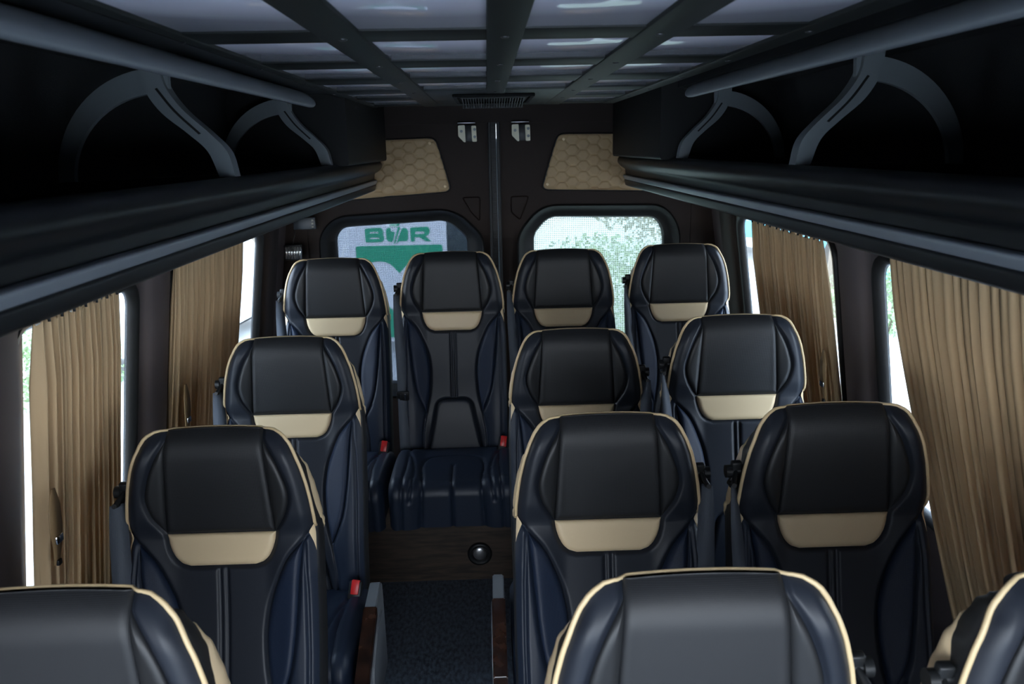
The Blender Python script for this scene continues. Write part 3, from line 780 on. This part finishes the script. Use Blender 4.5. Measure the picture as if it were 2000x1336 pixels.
# small lamp and control box in the rear corner
lm = empty('corner_lamp', (-1.03, 4.12, 1.355))
box('lamp_back', (-.045, .0, -.038), (.042, .02, .038), blackp, lm, .004)
bm = bmesh.new()
for k in range(6): cyl(bm, (-.033+k*.0135, -.004, -.030), (-.030+k*.0135, -.006, .030), .0075, n=8)
bm_obj('lens', bm, crystal, lm, True)
cyl(bm := bmesh.new(), (-.036, -.004, .002), (.036, -.004, .002), .003, n=8); bm_obj('clip', bm, chrome, lm)
tube('cable', [(.0, .01, .036), (.004, .008, .06), (.012, .01, .085), (.014, .02, .11)], .0025, blackp, lm, 6)
tag(lm, 'small shiny clear lamp on the pillar above the wall-side back-row seat', 'lamp')
cb = empty('control_box', (-.965, 4.14, 1.497))
box('case', (-.055, -.012, -.03), (.055, .02, .03), mat('slate_plastic', (.02, .026, .032), .4), cb, .004)
for k in range(3): box('indicator', (.036, -.016, -.021+k*.016), (.046, -.010, -.012+k*.016), mat('pale_led', (.35, .33, .26), .4), cb, .001)
tag(cb, 'small dark control box with three pale indicators under the rack end', 'control box')

# ------------------------------------------------------------------ outside
GZ = -.65
struct(box('ground', (-40, -30, GZ-.2), (40, 60, GZ), mat('pale_paving', (.62, .61, .59), .9, var=(1.2, (.55, .54, .52)))))
# billboard behind the van
signw = mat('sign_white', (.80, .82, .84), .5); signg = mat('sign_green', (.015, .36, .19), .5)
sg = empty('billboard', (-.935, 8.0, GZ))
def sput(o): return o
SX, SZ = -.93, -GZ      # local x = world x + .93 ... drawn in world x, z
def smap(dep): return lambda a, b, d: (a+.935, d+dep, b-GZ)
plate('board', rpoly([(-1.405, -.02), (-.462, -.02), (-.462, 1.62), (-1.405, 1.62)], .03, 4), [], smap(0), signw, sg, thick=.06)
heart = [(-.932, .20)]
hp = catmull([(-.932, .20), (-1.06, .34), (-1.215, .50), (-1.285, .64), (-1.235, .755), (-1.125, .785), (-1.02, .755), (-.932, .665)], 8)
heart = hp+[(-.932*2-p[0], p[1]) for p in hp[::-1]][1:-1]
plate('green_field', rpoly([(-1.345, .02), (-.505, .02), (-.505, .935), (-1.345, .935)], .025, 5), [heart], smap(-.006), signg, sg, thick=.006)
def letter(name, outer, holes=()): return plate(name, outer, list(holes), smap(-.008), signg, sg, thick=.008)
zb, zt = .972, 1.105
letter('letter', rpoly([(-1.245, zb), (-1.085, zb), (-1.062, zb+.03), (-1.075, zb+.065), (-1.068, zb+.10), (-1.09, zt+.004), (-1.245, zt)], .012, 4),
       [rpoly([(-1.205, zb+.028), (-1.11, zb+.028), (-1.11, zb+.046), (-1.205, zb+.046)], .004, 2), rpoly([(-1.205, zb+.083), (-1.115, zb+.083), (-1.115, zb+.101), (-1.205, zb+.101)], .004, 2)])
letter('emblem', rpoly([(-1.038, zb+.02), (-1.02, zb+.002), (-.985, zb+.002), (-.962, zb+.075), (-.965, zb+.098), (-.998, zb+.098), (-1.0, zt+.004), (-1.025, zt), (-1.042, zt-.02)], .01, 3))
letter('emblem', rpoly([(-1.010, zt+.018), (-.985, zt+.058), (-.905, zt+.060), (-.918, zt+.020), (-.955, zt+.012), (-.966, zt+.016)], .008, 3))
letter('emblem', rpoly([(-.958, zb-.020), (-.945, zb-.012), (-.885, zt-.002), (-.845, zt-.01), (-.832, zt-.03), (-.835, zb+.02), (-.855, zb+.004), (-.92, zb+.004)], .008, 3))
letter('emblem', rpoly([(-.966, zb-.024), (-.972, zb-.016), (-.925, zt+.008), (-.905, zt+.008)], .004, 2))
letter('letter', rpoly([(-.805, zb), (-.77, zb), (-.77, zb+.04), (-.72, zb+.04), (-.665, zb), (-.612, zb), (-.668, zb+.046), (-.63, zb+.062), (-.62, zt-.03), (-.632, zt), (-.65, zt+.004), (-.805, zt)], [.006, .004, .003, .01, .004, .004, .01, .02, .02, .01, .004, .006], 3),
       [rpoly([(-.765, zb+.068), (-.68, zb+.068), (-.665, zb+.08), (-.68, zb+.095), (-.765, zb+.095)], .006, 3)])
for x in (-1.30, -.56): box('post', (x+.935-.03, .0, 0), (x+.935+.03, .06, .65), mat('post_steel', (.4, .4, .4), .5, .5), sg, .004)
tag(sg, 'white and green billboard with a green logo, behind the rear window', 'billboard')

leaf_m = [mat('leaf_light', (.24, .34, .17), .6), mat('leaf_mid', (.15, .24, .11), .6), mat('leaf_dry', (.30, .28, .19), .7)]
bark = mat('bark', (.16, .13, .10), .9, bump=('noise', 30, .5, .02))
def foliage(name, c, rad, n, size, m, parent, r):
    V = []; Fc = []
    for k in range(n):
        d = r.normal(size=3); d /= np.linalg.norm(d); p = np.array(c)+d*np.array(rad)*r.uniform(.2, 1.05)**.6
        a = r.normal(size=3); a /= np.linalg.norm(a); b = np.cross(a, r.normal(size=3)); b /= np.linalg.norm(b); s = size*r.uniform(.6, 1.3)
        i = len(V); V += [p-a*s, p+b*s*.4, p+a*s, p-b*s*.4]; Fc.append((i, i+1, i+2, i+3))
    return new_obj(name, V, Fc, m, parent, False)
def tree(x, y, h, crown, label, mi, seedv, dens=2500):
    r = np.random.default_rng(seedv); root = empty('tree', (x, y, GZ))
    trunk = catmull([(0, 0, -.05), (.08, .03, h*.3), (-.05, .0, h*.6), (.05, .05, h*.9)], 5)
    vs_, fs = tube_data(trunk, [.16*(1-.65*i/(len(trunk)-1)) for i in range(len(trunk))], 10)
    for k in range(7):
        a = r.uniform(0, 6.28); z0 = h*r.uniform(.4, .75); ln = crown*r.uniform(.5, .9)
        b = [(0, 0, z0), (math.cos(a)*ln*.5, math.sin(a)*ln*.5, z0+ln*.35), (math.cos(a)*ln, math.sin(a)*ln, z0+ln*.5)]
        v2, f2 = tube_data(catmull(b, 4), [.06*(1-.8*i/8) for i in range(9)], 6); o0 = len(vs_); vs_ += v2; fs += [tuple(i+o0 for i in f) for f in f2]
    new_obj('trunk', vs_, fs, bark, root)
    foliage('crown', (0, 0, h*.8), (crown, crown, crown*.75), dens*2, .06, leaf_m[mi], root, r)
    return tag(root, label, 'tree', 'trees outside the van')
def bush(x, y, s, label, mi, seedv, n=1400):
    r = np.random.default_rng(seedv); root = empty('bush', (x, y, GZ))
    foliage('leaves', (0, 0, s*.55), (s, s*.8, s*.6), n*2, .042, leaf_m[mi], root, r)
    new_obj('stem', *tube_data([(0, 0, -.02), (.03, 0, s*.4), (0, .04, s*.8)], [.03, .025, .01], 8), bark, root)
    return tag(root, label, 'bush', 'bushes outside the van')
tree(2.9, 13.5, 2.5, 1.5, 'leafy tree outside the dotted rear window', 2, 11)
bush(1.45, 11.0, 1.15, 'green bush low outside the dotted rear window', 0, 12, 2200)
tree(-4.4, 15.2, 4.5, 1.5, 'tree with a grey trunk outside the window behind the second single seat', 0, 13, 900)
bush(-2.05, 10.5, .8, 'bush beside the billboard outside the rear window', 0, 14)
hd = box('hedge', (-.95, 10.0, GZ), (.10, 11.5, 1.9), mat('dark_hedge', (.035, .05, .06), .9, var=(14, (.075, .10, .10)), bump=('noise', 30, 1, .05)), None, .05)
md = hd.modifiers.new('s', 'SUBSURF'); md.subdivision_type = 'SIMPLE'; md.levels = md.render_levels = 5
tx = bpy.data.textures.new('hedge_rough', 'CLOUDS'); tx.noise_scale = .15
dm = hd.modifiers.new('d', 'DISPLACE'); dm.texture = tx; dm.strength = .18
tag(hd, 'dark clipped hedge beside the billboard outside the rear window', 'hedge')
bush(-4.6, 8.2, .8, 'green bush outside the gap beside the nearest single-side curtain', 0, 15)
bush(5.2, 10.4, .9, 'pale green bush outside the widest curtain', 0, 16)
tree(4.9, 11.6, 3.2, .8, 'small tree outside the window with the widest curtain', 1, 17, 700)
# parked car beyond the single-seat side
def car(x, y, rz):
    r = empty('parked_car', (x, y, GZ), rz)
    prof = rpoly([(-2.1, .28), (2.1, .28), (2.15, .75), (1.15, .92), (.55, 1.42), (-.95, 1.45), (-1.75, .95), (-2.15, .88)], [.1, .1, .12, .1, .2, .25, .15, .12], 5)
    bm = bmesh.new(); k = len(prof)
    secs = [(-.82, .93), (-.86, 1), (.86, 1), (.82, .93)]; rings = []
    for yy, s in secs:
        rings.append([bm.verts.new((p[0]*(.97 if s < 1 else 1), yy*(1-.16*max(0, p[1]-.9)/.55), .28+(p[1]-.28)*s)) for p in prof])
    for a, b in zip(rings[:-1], rings[1:]):
        for i in range(k): bm.faces.new((a[i], a[(i+1) % k], b[(i+1) % k], b[i]))
    bm.faces.new(rings[0]); bm.faces.new(rings[-1][::-1])
    sharp(bm_obj('body', bm, mat('white_paint', (.78, .80, .82), .25, coat=.5), r), 30)
    for s in (-1, 1):
        plate('side_glass', rpoly([(-1.45, .95), (.95, .95), (.5, 1.34), (-.95, 1.36)], .06, 4), [], lambda a, b, d: (a, s*(.872*(1-.16*max(0, b-.9)/.55)+d), b), mat('car_glass', (.10, .14, .18), .08), r, thick=.006)
        for xx in (-1.35, 1.35):
            bm = bmesh.new(); cyl(bm, (xx, s*.68, .33), (xx, s*.89, .33), .33, n=28); w = sharp(bm_obj('wheel', bm, rubber, r), 40)
            bm = bmesh.new(); cyl(bm, (xx, s*.88, .33), (xx, s*.90, .33), .2, n=20); bm_obj('hub_cap', bm, greyp, w)
    return tag(r, 'white parked car outside the nearest window on the single-seat side', 'car')
car(-4.2, 11.0, math.radians(84))
# white and blue coach beyond the double-seat side
bus = empty('coach', (6.5, 17.0, GZ), math.radians(8))
box('body', (-1.2, -5, .35), (1.2, 5, 3.1), mat('coach_white', (.80, .82, .84), .3), bus, .12)
cyan = mat('coach_cyan', (.03, .38, .62), .35)
for k, (z0, z1) in enumerate(((.4, .9), (1.25, 1.65))):
    up = catmull([(-4.9, z1-.3), (-2, z1+.1), (1, z1), (3, z1+.3), (4.9, z1+.1)], 6); lo_ = catmull([(-4.9, z0), (-2, z0+.3), (1, z0+.1), (3, z0+.2), (4.9, z0+.4)], 6)
    plate('blue_stripe', [(p[0], p[1]) for p in lo_]+[(p[0], p[1]) for p in up[::-1]], [], lambda a, b, d: (-1.2-d, a, b), cyan, bus, thick=.008)
plate('side_glass', rpoly([(-4.7, 1.9), (4.7, 1.9), (4.7, 2.8), (-4.7, 2.8)], .1, 4), [], lambda a, b, d: (-1.2-d, a, b), mat('coach_glass', (.3, .38, .42), .1), bus, thick=.008)
for y in (-3.4, 3.2):
    bm = bmesh.new(); cyl(bm, (-1.22, y, .48), (-.9, y, .48), .48, n=28); sharp(bm_obj('wheel', bm, rubber, bus), 40)
tag(bus, 'white coach with blue stripes outside the rear double-side window', 'coach')
